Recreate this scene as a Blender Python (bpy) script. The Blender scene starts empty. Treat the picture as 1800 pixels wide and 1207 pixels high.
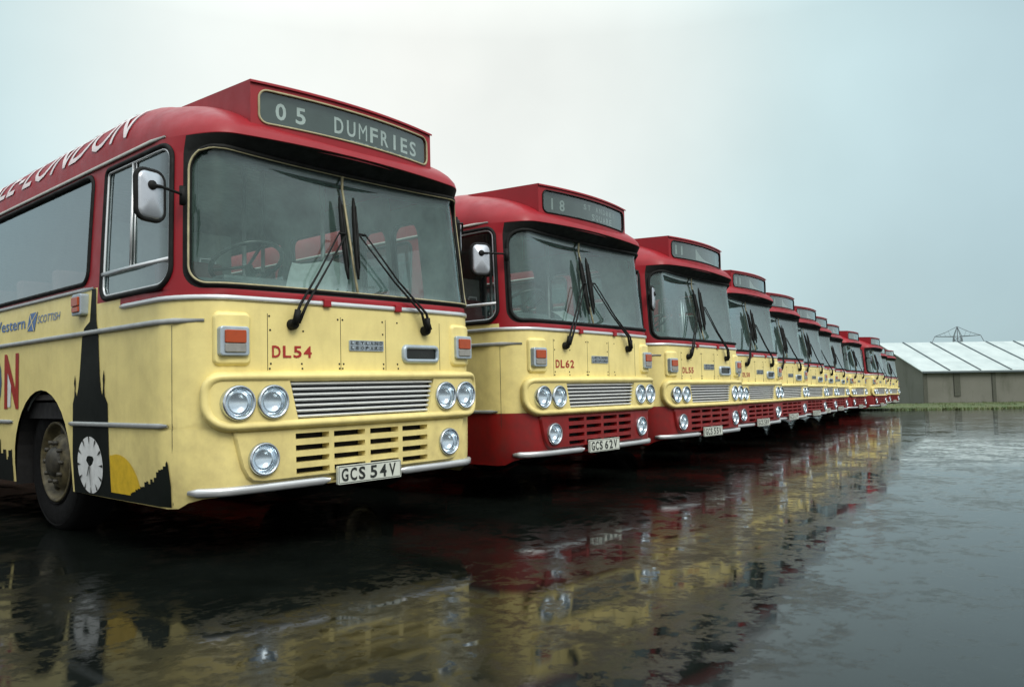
import bpy, bmesh, math, random, bisect
from mathutils import Vector, Matrix
from mathutils.geometry import delaunay_2d_cdt
random.seed(7)
sc = bpy.context.scene
COL = sc.collection
PI = math.pi

# ---------------------------------------------------------------- camera
CAM = Vector((-3.3887, -4.2860, 0.9396))
F_PX, YAW, PITCH, ROLL = 1391.28, 0.85634, 0.066726, -0.0135186
_d = Vector((math.sin(YAW)*math.cos(PITCH), math.cos(YAW)*math.cos(PITCH), math.sin(PITCH)))
_r = Vector((math.cos(YAW), -math.sin(YAW), 0)); _u = _r.cross(_d)
_r2 = math.cos(ROLL)*_r + math.sin(ROLL)*_u; _u2 = -math.sin(ROLL)*_r + math.cos(ROLL)*_u
cam = bpy.data.objects.new("camera", bpy.data.cameras.new("camera")); COL.objects.link(cam)
cam.data.sensor_width = 36; cam.data.lens = F_PX/1800*36
cam.data.clip_start = .05; cam.data.clip_end = 5000
M = Matrix((_r2, _u2, -_d)).transposed().to_4x4(); M.translation = CAM
cam.matrix_world = M
sc.camera = cam
FW = Vector((math.sin(YAW), math.cos(YAW), 0)); RT = Vector((math.cos(YAW), -math.sin(YAW), 0))
def cw(lat, dep, z=0):      # ground-plan position from distance ahead and distance to the right of where the photographer stood
    p = CAM + RT*lat + FW*dep; return Vector((p.x, p.y, z))

# ---------------------------------------------------------------- world, sun, exposure
SUN_AZ, SUN_EL = math.radians(196), math.radians(44)     # azimuth from +Y clockwise (towards +X)
w = bpy.data.worlds.new("World"); sc.world = w; w.use_nodes = True
nt = w.node_tree; N = nt.nodes; L = nt.links; N.clear()
def nd(t, **k):
    n = N.new(t)
    for a, b in k.items(): setattr(n, a, b)
    return n
out = nd('ShaderNodeOutputWorld'); bg = nd('ShaderNodeBackground')
sky = nd('ShaderNodeTexSky', sky_type='NISHITA', sun_disc=False, sun_elevation=SUN_EL, sun_rotation=SUN_AZ, air_density=1.0, dust_density=3.0)
tc = nd('ShaderNodeTexCoord')
dot = nd('ShaderNodeVectorMath', operation='DOT_PRODUCT'); nrm = nd('ShaderNodeVectorMath', operation='NORMALIZE')
L.new(tc.outputs['Generated'], nrm.inputs[0]); L.new(nrm.outputs[0], dot.inputs[0])
def pxdir(x, y):
    v = _d*F_PX + _r2*(x-900) - _u2*(y-603.5); return v.normalized()
dot.inputs[1].default_value = pxdir(730, 130)
mp = nd('ShaderNodeValToRGB'); el = mp.color_ramp.elements     # thin bright cloud patch fading to bluer overcast
mp.color_ramp.interpolation = 'B_SPLINE'
el[0].position = .25; el[0].color = (.56, .59, .60, 1)
el[1].position = .999; el[1].color = (.78, .79, .74, 1)
for p_, c_ in ((.50, (4.6, 5.0, 5.1)), (.66, (3.1, 4.2, 4.5)), (.76, (3.4, 4.6, 4.9)), (.84, (4.0, 5.2, 5.4)), (.90, (4.6, 6.0, 6.1)), (.95, (6.3, 6.9, 6.6))):
    e = el.new(p_); e.color = (*[q_*.1 for q_ in c_], 1)
L.new(dot.outputs['Value'], mp.inputs[0])
sep = nd('ShaderNodeSeparateXYZ'); L.new(nrm.outputs[0], sep.inputs[0])
zr = nd('ShaderNodeMapRange'); zr.inputs[1].default_value = .42; zr.inputs[2].default_value = .9; zr.inputs[3].default_value = 9.6; zr.inputs[4].default_value = 26
L.new(sep.outputs['Z'], zr.inputs[0])
cn = nd('ShaderNodeTexNoise'); cn.inputs['Scale'].default_value = 2.2; cn.inputs['Detail'].default_value = 5
L.new(nrm.outputs[0], cn.inputs['Vector'])
cr = nd('ShaderNodeMapRange'); cr.inputs[1].default_value = .3; cr.inputs[2].default_value = .7; cr.inputs[3].default_value = .90; cr.inputs[4].default_value = 1.10
L.new(cn.outputs[0], cr.inputs[0])
mul = nd('ShaderNodeMath', operation='MULTIPLY'); L.new(zr.outputs[0], mul.inputs[0]); L.new(cr.outputs[0], mul.inputs[1])
sca = nd('ShaderNodeVectorMath', operation='SCALE'); L.new(mp.outputs[0], sca.inputs[0]); L.new(mul.outputs[0], sca.inputs['Scale'])
mx = nd('ShaderNodeMixRGB'); mx.inputs[0].default_value = .9
L.new(sky.outputs[0], mx.inputs[1]); L.new(sca.outputs[0], mx.inputs[2])
L.new(mx.outputs[0], bg.inputs[0]); bg.inputs[1].default_value = .10
L.new(bg.outputs[0], out.inputs[0])
sl = bpy.data.lights.new("sun", 'SUN'); sl.energy = 1.3; sl.angle = math.radians(28); sl.color = (1, .965, .9)
so = bpy.data.objects.new("sun", sl); COL.objects.link(so)
sd = Vector((math.sin(SUN_AZ)*math.cos(SUN_EL), math.cos(SUN_AZ)*math.cos(SUN_EL), math.sin(SUN_EL)))
so.rotation_euler = sd.to_track_quat('Z', 'Y').to_euler(); so.location = (5, -10, 20)
sc.view_settings.view_transform = 'Standard'; sc.view_settings.look = 'None'
sc.view_settings.exposure = 0.5; sc.view_settings.gamma = 1
sc.render.engine = 'CYCLES'
sc.cycles.max_bounces = 10; sc.cycles.transparent_max_bounces = 20; sc.cycles.glossy_bounces = 5
sc.cycles.diffuse_bounces = 3; sc.cycles.caustics_reflective = False; sc.cycles.caustics_refractive = False

# ---------------------------------------------------------------- materials
class NB:
    def __init__(s, name):
        s.m = bpy.data.materials.new(name); s.m.use_nodes = True
        s.t = s.m.node_tree; s.t.nodes.clear(); s.out = s.n('ShaderNodeOutputMaterial')
    def n(s, t, **k):
        x = s.t.nodes.new(t)
        for a, b in k.items(): setattr(x, a, b)
        return x
    def l(s, a, b): s.t.links.new(a, b)
    def obj(s):
        c = s.n('ShaderNodeTexCoord'); return c.outputs['Object']
    def noise(s, scale, det=4, vec=None, rough=.5, stretch=None):
        x = s.n('ShaderNodeTexNoise'); x.inputs['Scale'].default_value = scale; x.inputs['Detail'].default_value = det; x.inputs['Roughness'].default_value = rough
        v = vec or s.obj()
        if stretch:
            mpn = s.n('ShaderNodeMapping'); mpn.inputs['Scale'].default_value = stretch; s.l(v, mpn.inputs[0]); v = mpn.outputs[0]
        s.l(v, x.inputs['Vector']); return x.outputs[0]
    def rng(s, v, a, b, c, d, clamp=True):
        x = s.n('ShaderNodeMapRange'); x.clamp = clamp
        for i, k in enumerate((a, b, c, d)): x.inputs[i+1].default_value = k
        s.l(v, x.inputs[0]); return x.outputs[0]
    def mix(s, f, a, b, mode='MIX'):
        x = s.n('ShaderNodeMixRGB', blend_type=mode)
        for i, k in ((0, f), (1, a), (2, b)):
            if hasattr(k, 'is_output') or hasattr(k, 'links'): s.l(k, x.inputs[i])
            else: x.inputs[i].default_value = k if i == 0 else (*k, 1)
        return x.outputs[0]
    def bump(s, v, st, dist=.01, nrm=None):
        b = s.n('ShaderNodeBump'); b.inputs['Strength'].default_value = st; b.inputs['Distance'].default_value = dist
        s.l(v, b.inputs['Height'])
        if nrm: s.l(nrm, b.inputs['Normal'])
        return b.outputs[0]
    def bsdf(s, **k):
        p = s.n('ShaderNodeBsdfPrincipled')
        for a, b in k.items():
            a = a.replace('_', ' ')
            if hasattr(b, 'links'): s.l(b, p.inputs[a])
            else: p.inputs[a].default_value = (*b, 1) if isinstance(b, tuple) and len(b) == 3 else b
        s.l(p.outputs[0], s.out.inputs[0]); return p

def paint(name, c, dirt=(.12, .1, .06), rough=.3, amt=.35, coat=.25):
    b = NB(name); o = b.obj()
    n1 = b.noise(2.3, 6, o, .6); n2 = b.noise(9, 6, o, .65); st = b.noise(3.0, 5, o, .6, (6, 6, .5))
    sp = b.n('ShaderNodeSeparateXYZ'); b.l(o, sp.inputs[0])
    low = b.rng(sp.outputs['Z'], .25, 1.2, .75, .0)
    f = b.rng(n2, .42, .75, 0, amt)
    f2 = b.rng(st, .5, .8, 0, amt*.8)
    a = b.n('ShaderNodeMath', operation='ADD'); b.l(f, a.inputs[0]); b.l(f2, a.inputs[1])
    m = b.n('ShaderNodeMath', operation='MULTIPLY'); b.l(low, m.inputs[0]); b.l(b.rng(n2, .3, .7, .1, .8), m.inputs[1])
    a2 = b.n('ShaderNodeMath', operation='ADD'); b.l(a.outputs[0], a2.inputs[0]); b.l(m.outputs[0], a2.inputs[1])
    a3 = b.n('ShaderNodeMath', operation='MULTIPLY'); b.l(a2.outputs[0], a3.inputs[0]); a3.inputs[1].default_value = .8; a3.use_clamp = True
    c2 = tuple(x*.8 for x in c)
    base = b.mix(b.rng(n1, .35, .65, 0, 1), c, c2)
    oi = b.n('ShaderNodeObjectInfo'); base = b.mix(b.rng(oi.outputs['Random'], 0, 1, .0, .22), base, tuple(x*.7 for x in c))
    col = b.mix(a3.outputs[0], base, dirt)
    b.bsdf(Specular_IOR_Level=.38, Base_Color=col, Roughness=b.rng(n2, .3, .7, rough, rough+.18), Coat_Weight=coat, Coat_Roughness=.12,
           Normal=b.bump(b.noise(1.6, 2, o), .12, .02))
    return b.m
def plain(name, c, rough=.5, metal=0.0, var=.25, bump=0, scale=14, ior=1.45, em=None):
    b = NB(name); n = b.noise(scale, 5, None, .6)
    col = b.mix(b.rng(n, .35, .7, 0, 1), c, tuple(x*(1-var) for x in c))
    k = dict(Base_Color=col, Roughness=b.rng(n, .3, .7, rough*.85, min(1, rough*1.2)), Metallic=metal, IOR=ior)
    if bump: k['Normal'] = b.bump(b.noise(scale*3, 5), bump, .01)
    b.bsdf(**k); return b.m
def glass(name, tint=(.62, .72, .70), dust=.10, dust_veil_c=(.42, .5, .5), rough=.02, ior=1.6, refl=1.0):
    b = NB(name)
    tr = b.n('ShaderNodeBsdfTransparent'); tr.inputs[0].default_value = (*tint, 1)
    gl = b.n('ShaderNodeBsdfGlossy'); gl.inputs['Roughness'].default_value = rough; gl.inputs[0].default_value = (.86, .98, 1, 1)
    df = b.n('ShaderNodeBsdfDiffuse'); df.inputs[0].default_value = (*dust_veil_c, 1)  # diffuse layer: some dust, plus the sky's veil painted into the colour
    lw_ = b.n('ShaderNodeLayerWeight'); lw_.inputs[0].default_value = .5
    pw = b.n('ShaderNodeMath', operation='POWER'); b.l(lw_.outputs['Facing'], pw.inputs[0]); pw.inputs[1].default_value = 3.0
    f0 = ((ior-1)/(ior+1))**2*1.8; fr = b.n('ShaderNodeMath', operation='MULTIPLY_ADD'); b.l(pw.outputs[0], fr.inputs[0]); fr.inputs[1].default_value = 1-f0; fr.inputs[2].default_value = f0
    m0 = b.n('ShaderNodeMath', operation='MULTIPLY'); m0.inputs[1].default_value = refl; m0.use_clamp = True; b.l(fr.outputs[0], m0.inputs[0])
    n = b.noise(5, 6, None, .65); n2 = b.noise(1.4, 2)
    m1 = b.n('ShaderNodeMixShader'); m2 = b.n('ShaderNodeMixShader')
    b.l(b.rng(n, .3, .75, dust*.6, dust*1.6), m1.inputs[0]); b.l(tr.outputs[0], m1.inputs[1]); b.l(df.outputs[0], m1.inputs[2])
    b.l(m0.outputs[0], m2.inputs[0]); b.l(m1.outputs[0], m2.inputs[1]); b.l(gl.outputs[0], m2.inputs[2])
    bp = b.bump(n2, .06, .02); b.l(bp, gl.inputs['Normal'])
    b.l(m2.outputs[0], b.out.inputs[0]); return b.m

MT = dict(
 cream=paint('cream_paint', (.91, .775, .305), (.46, .36, .15), .36, .24, .08),
 cream_skirt=paint('cream_skirt_paint', (.91, .775, .305), (.42, .33, .14), .4, .2, .08),
 red=paint('red_paint', (.33, .006, .014), (.20, .02, .02), .36, .2, .04),
 red_skirt=paint('red_skirt_paint', (.26, .008, .008), (.09, .015, .012), .38, .3, .04),
 black=plain('black_rubber', (.010, .011, .010), .65, var=.4, ior=1.3),
 gloss_black=plain('black_paint', (.012, .016, .014), .3, var=.3),
 darkfaded=plain('mural_black', (.006, .009, .007), .6, var=.5, scale=3, ior=1.25),
 lining=plain('grey_lining', (.34, .38, .36), .7),
 dash=plain('dash_plastic', (.06, .08, .08), .5),
 floor=plain('brown_lino', (.05, .045, .04), .6),
 seat=plain('seat_moquette', (.22, .10, .10), .85, bump=.2),
 alu=plain('bright_trim', (.72, .74, .74), .33, .7, .10, 0, 12),
 alu_dull=plain('dull_alloy', (.46, .48, .47), .42, .5, .2, 0, 12),
 frame=plain('grey_lamp_frame', (.42, .50, .55), .35, .3, .2),
 guttermetal=plain('gutter_metal', (.55, .55, .50), .45, .2, .2),
 barmetal=plain('grille_metal', (.84, .87, .86), .35, .1, .12),
 chrome=plain('chrome_ring', (.62, .68, .72), .16, .9, .25, 0, 30),
 gasketc=plain('cream_gasket', (.42, .38, .22), .5, var=.3),
 amber=plain('amber_lens', (.40, .06, .010), .12, var=.2),
 clearlens=plain('clear_lens', (.32, .32, .29), .2, var=.3),
 white=plain('white_paint', (.78, .80, .78), .4),
 plate=plain('plate_white', (.62, .66, .58), .35, var=.15),
 letter=plain('letter_black', (.02, .025, .022), .4),
 rednum=plain('number_red', (.38, .03, .02), .4),
 blue=plain('logo_blue', (.10, .20, .42), .45),
 deepblue=plain('deep_blue', (.05, .10, .26), .45),
 sun=plain('mural_yellow', (.76, .50, .03), .4),
 palelet=plain('pale_letters', (.82, .74, .74), .55, var=.25, scale=8),
 blind=plain('blind_cloth', (.035, .055, .045), .6),
 blindtxt=plain('blind_white', (.62, .68, .66), .6, var=.2),
 blindpale=plain('blind_pale', (.30, .36, .34), .6, var=.3),
 tyre=plain('tyre_rubber', (.005, .005, .005), .9, bump=.3, ior=1.25),
 rim=plain('wheel_paint', (.12, .10, .05), .55, var=.75, scale=18),
 hub=plain('hub_grease', (.05, .045, .03), .5, var=.6, scale=25),
 chassis=plain('chassis_black', (.01, .01, .01), .8),
 mirrorback=plain('mirror_shell', (.50, .54, .58), .25, .55, .15),
 paper=plain('white_paper', (.30, .34, .34), .7),
)
MT['windscreen'] = glass('windscreen_glass', (.84, .96, .92), .13, (.28, .46, .41), ior=1.45)
MT['glass'] = glass('side_glass', (.80, .92, .90), .09, (.24, .37, .37), ior=1.6, refl=1.0)
MT['blindglass'] = glass('blind_glass', (.80, .86, .84), .05, (.25, .34, .30), ior=1.5)
MT['lens'] = glass('lamp_glass', (.9, .95, .97), .06, (.5, .55, .6), .06, 1.5)
b_ = NB('lamp_reflector'); b_.bsdf(Base_Color=(.85, .9, .95), Metallic=1.0, Roughness=.13); MT['reflector'] = b_.m

# ---------------------------------------------------------------- mesh helper
class MB:
    def __init__(s): s.v = []; s.f = []; s.mi = []; s.n = {}; s.sm = []
    def add(s, vs, fs, mi=0, smooth=True, normals=None):
        o = len(s.v); s.v += [tuple(p) for p in vs]
        s.f += [tuple(i+o for i in f) for f in fs]
        s.mi += (mi if isinstance(mi, list) else [mi]*len(fs)); s.sm += [smooth]*len(fs)
        if normals:
            for i, n in enumerate(normals): s.n[o+i] = n
        return o
    def box(s, c, d, mi=0, R=None, bev=0):
        hx, hy, hz = d[0]/2, d[1]/2, d[2]/2
        if bev <= 0:
            vs = [Vector((x*hx, y*hy, z*hz)) for x in (-1, 1) for y in (-1, 1) for z in (-1, 1)]
            fs = [(0, 1, 3, 2), (4, 6, 7, 5), (0, 4, 5, 1), (2, 3, 7, 6), (0, 2, 6, 4), (1, 5, 7, 3)]
        else:
            bm = bmesh.new(); bmesh.ops.create_cube(bm, size=1)
            for v in bm.verts: v.co = Vector((v.co.x*d[0], v.co.y*d[1], v.co.z*d[2]))
            bmesh.ops.bevel(bm, geom=bm.edges[:], offset=bev, segments=2, affect='EDGES', profile=.5)
            bm.verts.index_update()
            vs = [v.co.copy() for v in bm.verts]; fs = [tuple(v.index for v in f.verts) for f in bm.faces]; bm.free()
        if R: vs = [R @ v for v in vs]
        s.add([Vector(c)+v for v in vs], fs, mi, False)
    def tube(s, pts, r, seg=8, mi=0, closed=False, caps=True, flat=1.0, up=None):
        pts = [Vector(p) for p in pts]; n = len(pts); vs = []; prev = None
        rr = r if isinstance(r, (list, tuple)) else [r]*n
        for i, p in enumerate(pts):
            a = pts[(i-1) % n] if (closed or i > 0) else p; b = pts[(i+1) % n] if (closed or i < n-1) else p
            t = (b-a).normalized()
            ref = Vector(up) if up is not None else (prev if prev is not None else (Vector((0, 0, 1)) if abs(t.z) < .9 else Vector((1, 0, 0))))
            x = ref - t*ref.dot(t)
            if x.length < 1e-6: x = t.orthogonal()
            x.normalize(); y = t.cross(x); prev = x
            for k in range(seg):
                a_ = 2*PI*k/seg; vs.append(p + x*math.cos(a_)*rr[i]*flat + y*math.sin(a_)*rr[i])
        fs = []
        for i in range(n if closed else n-1):
            j = (i+1) % n
            for k in range(seg):
                k2 = (k+1) % seg; fs.append((i*seg+k, i*seg+k2, j*seg+k2, j*seg+k))
        if caps and not closed: fs.append(tuple(range(seg-1, -1, -1))); fs.append(tuple((n-1)*seg+k for k in range(seg)))
        s.add(vs, fs, mi)
    def build(s, name, mats, parent=None, loc=None):
        me = bpy.data.meshes.new(name); me.from_pydata(s.v, [], s.f); me.validate(clean_customdata=False)
        if not isinstance(mats, (list, tuple)): mats = [mats]
        for m in mats: me.materials.append(m)
        if len(me.polygons) == len(s.f):
            me.polygons.foreach_set('material_index', s.mi); me.polygons.foreach_set('use_smooth', s.sm)
        me.update()
        if s.n:
            cn_ = [Vector(s.n.get(i, (0, 0, 0))) for i in range(len(s.v))]
            me.normals_split_custom_set_from_vertices([tuple(x) for x in cn_])
        o = bpy.data.objects.new(name, me); COL.objects.link(o)
        if parent: o.parent = parent
        if loc: o.location = loc
        return o
def tag(o, label=None, cat=None, group=None, kind=None):
    for k, v in (('label', label), ('category', cat), ('group', group), ('kind', kind)):
        if v: o[k] = v
    return o

# ---------------------------------------------------------------- body surface: u runs round the plan from the front centre, z is height
LEN = 10.9
def _plan():
    pts = []
    for i in range(25):
        x = .95*i/24; pts.append((x, -.045+.03*(x/.95)**2))
    P = ((.95, -.015), (1.09, .0), (1.22, .19), (1.22, .34))
    for i in range(1, 17):
        t = i/16; a = (1-t)**3; b = 3*t*(1-t)**2; c_ = 3*t*t*(1-t); d = t**3
        pts.append(tuple(a*P[0][k]+b*P[1][k]+c_*P[2][k]+d*P[3][k] for k in (0, 1)))
    pts += [(1.22, LEN-.3), (1.13, LEN-.08), (.9, LEN), (0, LEN)]
    s = [0]
    for i in range(1, len(pts)): s.append(s[-1]+math.dist(pts[i], pts[i-1]))
    return pts, s
PL, SL = _plan(); UMAX = SL[-1]
def base(u):
    a = abs(u); i = min(max(bisect.bisect_right(SL, a)-1, 0), len(SL)-2); t = min((a-SL[i])/(SL[i+1]-SL[i]), 1)
    x = PL[i][0]*(1-t)+PL[i+1][0]*t; y = PL[i][1]*(1-t)+PL[i+1][1]*t
    return math.copysign(x, u), y
def sm(a, b, t):
    t = min(max((t-a)/(b-a), 0), 1); return t*t*(3-2*t)
def wz(z):
    if z < .8: return 1.22-.02*((.8-z)/.45)**2
    if z < 1.55: return 1.22
    return 1.22-.05*((z-1.55)/.95)**1.2
def ztop(x, y):
    f = 1-sm(.05, .4, y); return 2.55+f*(.037*(1-(min(abs(x), 1.2)/1.2)**2)-.010)
def S0(u, z):
    x, y = base(u); f = 1-sm(.3, 1.6, y)
    X = x*wz(z)/1.22; Y = y
    if z > 1.5: Y += .085*(z-1.5)*f
    if z < .5: Y += .03*((.5-z)/.15)**2*f
    zt = ztop(x, y); fr = 1-sm(.0, .25, y)
    if z > 1.6 and abs(x) < 1.0: Y += (.03*min(1, (z-1.6)/.04)+.11*min(1, (z-1.6)/.85))*(1-x*x)*min(1, max(0, (zt-z)/.08))
    if fr > 0 and z > zt-.10: Y -= .075*((z-zt+.10)/.10)**.9*fr
    return Vector((X, Y, z))
def Nrm(u, z):
    e = 4e-3
    a = S0(u+e, z)-S0(u-e, z); b = S0(u, z+e)-S0(u, z-e)
    n = a.cross(b); n.normalize(); return n
def S(u, z, off=0.0):
    p = S0(u, z)
    if off: p = p + Nrm(u, z)*off
    return p
def rr(u0, u1, z0, z1, r, seg=6, step=.08):
    if not isinstance(r, (list, tuple)): r = [r]*4      # bl, br, tr, tl
    pts = []
    for (cx, cz, a0, k) in ((u0+r[0], z0+r[0], PI, 0), (u1-r[1], z0+r[1], 1.5*PI, 1), (u1-r[2], z1-r[2], 0, 2), (u0+r[3], z1-r[3], .5*PI, 3)):
        for i in range(seg+1): a = a0+i/seg*PI/2; pts.append((cx+r[k]*math.cos(a), cz+r[k]*math.sin(a)))
    return dense(pts, step)
def dense(pts, step=.08):
    o = []
    for i, p in enumerate(pts):
        q = pts[(i+1) % len(pts)]; d = math.dist(p, q)
        if d < 1e-6: continue
        n = max(1, int(math.ceil(d/step)))
        for k in range(n): o.append((p[0]+(q[0]-p[0])*k/n, p[1]+(q[1]-p[1])*k/n))
    return o
def inside(p, lp):
    x, y = p; c = False; j = len(lp)-1
    for i in range(len(lp)):
        if (lp[i][1] > y) != (lp[j][1] > y) and x < (lp[j][0]-lp[i][0])*(y-lp[i][1])/(lp[j][1]-lp[i][1])+lp[i][0]: c = not c
        j = i
    return c
def inset(lp, d):
    n = len(lp); o = []; A = sum(lp[i][0]*lp[(i+1) % n][1]-lp[(i+1) % n][0]*lp[i][1] for i in range(n)); sg = 1 if A > 0 else -1
    for i in range(n):
        a, b, c = lp[i-1], lp[i], lp[(i+1) % n]
        t = (c[0]-a[0], c[1]-a[1]); l = math.hypot(*t) or 1
        o.append((b[0]-sg*t[1]/l*d, b[1]+sg*t[0]/l*d))
    return o
def cdt(outer, holes=(), grid=(), lines=()):
    vs = []; es = []
    for lp in [outer]+list(holes)+list(l for l, c in lines if c):
        o = len(vs); vs += [Vector(p) for p in lp]; es += [(o+i, o+(i+1) % len(lp)) for i in range(len(lp))]
    for l, c in lines:
        if not c:
            o = len(vs); vs += [Vector(p) for p in l]; es += [(o+i, o+i+1) for i in range(len(l)-1)]
    vs += [Vector(g) for g in grid if inside(g, outer) and not any(inside(g, h) for h in holes)]
    V, E, Fc, *_ = delaunay_2d_cdt(vs, es, [], 0, 1e-5)
    V = [tuple(v) for v in V]; fo = []
    for f in Fc:
        c = (sum(V[i][0] for i in f)/len(f), sum(V[i][1] for i in f)/len(f))
        if inside(c, outer) and not any(inside(c, h) for h in holes): fo.append((tuple(f), c))
    return V, fo
def gridpts(u0, u1, z0, z1, du, dz):
    nu = max(1, int((u1-u0)/du)); nz = max(1, int((z1-z0)/dz))
    return [(u0+(u1-u0)*i/nu+1e-4*j, z0+(z1-z0)*j/nz) for i in range(nu+1) for j in range(nz+1)]
def cap(mb, lp, off=0, mi=0, holes=(), du=.07, dz=.07, flip=False, fn=None):
    us = [p[0] for p in lp]; zs = [p[1] for p in lp]
    V, F_ = cdt(lp, holes, gridpts(min(us), max(us), min(zs), max(zs), du, dz))
    fn = fn or (lambda u, z: S(u, z, off)); nn = [(-1 if flip else 1)*Nrm(*v) for v in V]
    mb.add([fn(*v) for v in V], [f[::-1] if flip else f for f, c in F_], mi, True, nn)
def ribbon(mb, steps, mi=0):    # steps: list of (loop, off); same number of points
    n = len(steps[0][0]); vs = []
    for lp, off in steps: vs += [S(p[0], p[1], off) for p in lp]
    fs = []
    for k in range(len(steps)-1):
        for i in range(n):
            j = (i+1) % n; fs.append((k*n+i, k*n+j, (k+1)*n+j, (k+1)*n+i))
    mb.add(vs, fs, mi)
def loop_tube(mb, lp, off, r, mi=0, seg=8): mb.tube([S(p[0], p[1], off) for p in lp], r, seg, mi, closed=True)
def strip(mb, u0, u1, z, hh, d, mi=0, zf=None, step=.06, tz=0.0):
    n = max(2, int(abs(u1-u0)/step)) if abs(u1-u0) < 4 else 60
    if abs(u1-u0) > 4:      # dense only near the front
        us = [u0+(u1-u0)*i/n for i in range(n+1)]
    else: us = [u0+(u1-u0)*i/n for i in range(n+1)]
    prof = [(-hh/2, 0.0), (-hh/2, d*.7), (-hh*.25, d), (hh*.25, d), (hh/2, d*.7), (hh/2, 0.0)]
    vs = []
    for i, u in enumerate(us):
        zz = zf(u) if zf else z; k = 1.0 if 0 < i < len(us)-1 else .5
        vs += [S(u, zz+a*k, b*k+.0005) for a, b in prof]
    m = len(prof); fs = []
    for i in range(len(us)-1):
        for k in range(m-1): fs.append((i*m+k, (i+1)*m+k, (i+1)*m+k+1, i*m+k+1) if u1 > u0 else (i*m+k, i*m+k+1, (i+1)*m+k+1, (i+1)*m+k))
    fs.append(tuple(range(m))); fs.append(tuple((len(us)-1)*m+k for k in range(m)))
    mb.add(vs, fs, mi)
def frame_at(u, z, off, turn=.6):
    o = S(u, z, off); n = Nrm(u, z); n = (Vector((0, -1, 0))*(1-turn)+n*turn); n.z = 0; n.normalize()
    up = Vector((0, 0, 1)); r = up.cross(n).normalized(); r = -r if r.x*n.y > 0 and False else r
    return o, r, up, n
def lathe(mb, fr, prof, seg=28, mi=0, capend=False):
    o, r, up, n = fr; vs = []
    for (rad, c) in prof:
        for k in range(seg): a = 2*PI*k/seg; vs.append(o+r*rad*math.cos(a)+up*rad*math.sin(a)+n*c)
    fs = [(i*seg+k, i*seg+(k+1) % seg, (i+1)*seg+(k+1) % seg, (i+1)*seg+k) for i in range(len(prof)-1) for k in range(seg)]
    if capend: fs.append(tuple((len(prof)-1)*seg+k for k in range(seg)))
    mb.add(vs, fs, mi)
_tc = {}
def text2d(s, bold=0.0, shear=0.0):
    key = (s, bold, shear)
    if key in _tc: return _tc[key]
    cu = bpy.data.curves.new('t', 'FONT'); cu.body = s; cu.size = 1; cu.offset = bold; cu.shear = shear; cu.resolution_u = 3; cu.fill_mode = 'FRONT'
    o = bpy.data.objects.new('t', cu); COL.objects.link(o); dg = bpy.context.evaluated_depsgraph_get(); dg.update()
    me = o.evaluated_get(dg).to_mesh(); V = [(v.co.x, v.co.y) for v in me.vertices]; F_ = [tuple(p.vertices) for p in me.polygons]
    o.evaluated_get(dg).to_mesh_clear(); bpy.data.objects.remove(o); bpy.data.curves.remove(cu)
    x0 = min(v[0] for v in V); x1 = max(v[0] for v in V); y0 = min(v[1] for v in V); y1 = max(v[1] for v in V)
    _tc[key] = ([((x-x0)/(x1-x0), (y-y0)/(y1-y0)) for x, y in V], F_); return _tc[key]
def text(mb, s, u0, u1, z0, z1, fn, mi=0, bold=0.0, shear=0.0):
    V, F_ = text2d(s, bold, shear)
    mb.add([fn(u0+x*(u1-u0), z0+y*(z1-z0)) for x, y in V], F_, mi, False)

def chars(mb, s, u0, pitch, w_, z0, z1, fn, mi=0, bold=0.01, narrow=.32):
    for k, ch in enumerate(s):
        if ch == ' ': continue
        a = u0+k*pitch; b_ = a+w_
        if ch in 'I1': c_ = (a+b_)/2; a, b_ = c_-w_*narrow/2, c_+w_*narrow/2
        text(mb, ch, a, b_, z0, z1, fn, mi, bold*(-.1 if ch in 'MW' else 1))
def text_curved(mb, s, u0, u1, z0, z1, fn, mi=0, bold=0.0, shear=0.0, nz=10):
    V, F_ = text2d(s, bold, shear); bm = bmesh.new(); vv = [bm.verts.new((x, y, 0)) for x, y in V]
    for f in F_:
        try: bm.faces.new([vv[i] for i in f])
        except ValueError: pass
    for k in range(1, nz): bmesh.ops.bisect_plane(bm, geom=bm.verts[:]+bm.edges[:]+bm.faces[:], plane_co=(0, k/nz, 0), plane_no=(0, 1, 0))
    bmesh.ops.triangulate(bm, faces=bm.faces[:]); bm.verts.index_update()
    mb.add([fn(u0+v.co.x*(u1-u0), z0+v.co.y*(z1-z0)) for v in bm.verts], [tuple(v.index for v in f.verts) for f in bm.faces], mi, False); bm.free()

# ---------------------------------------------------------------- roof dome
HR = .510; SPY = 1.2
def Roof(u, th):
    x, y = base(u); p = S0(u, ztop(x, y)); c = max(math.cos(th), 0); s_ = math.sin(th)
    ff = 1-sm(.15, 1.0, y)
    cx = c**(2/3.0); cy = c**(2/2.3*(1-ff)+1.9*ff); cz = s_**(2/2.8*(1-ff)+1.13*ff)
    sy = SPY if y < SPY else (LEN-.9 if y > LEN-.9 else y)
    zt = p.z
    return Vector((p.x*cx, p.y*cy+sy*(1-cy), zt+(2.55+HR-zt)*cz))
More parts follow.
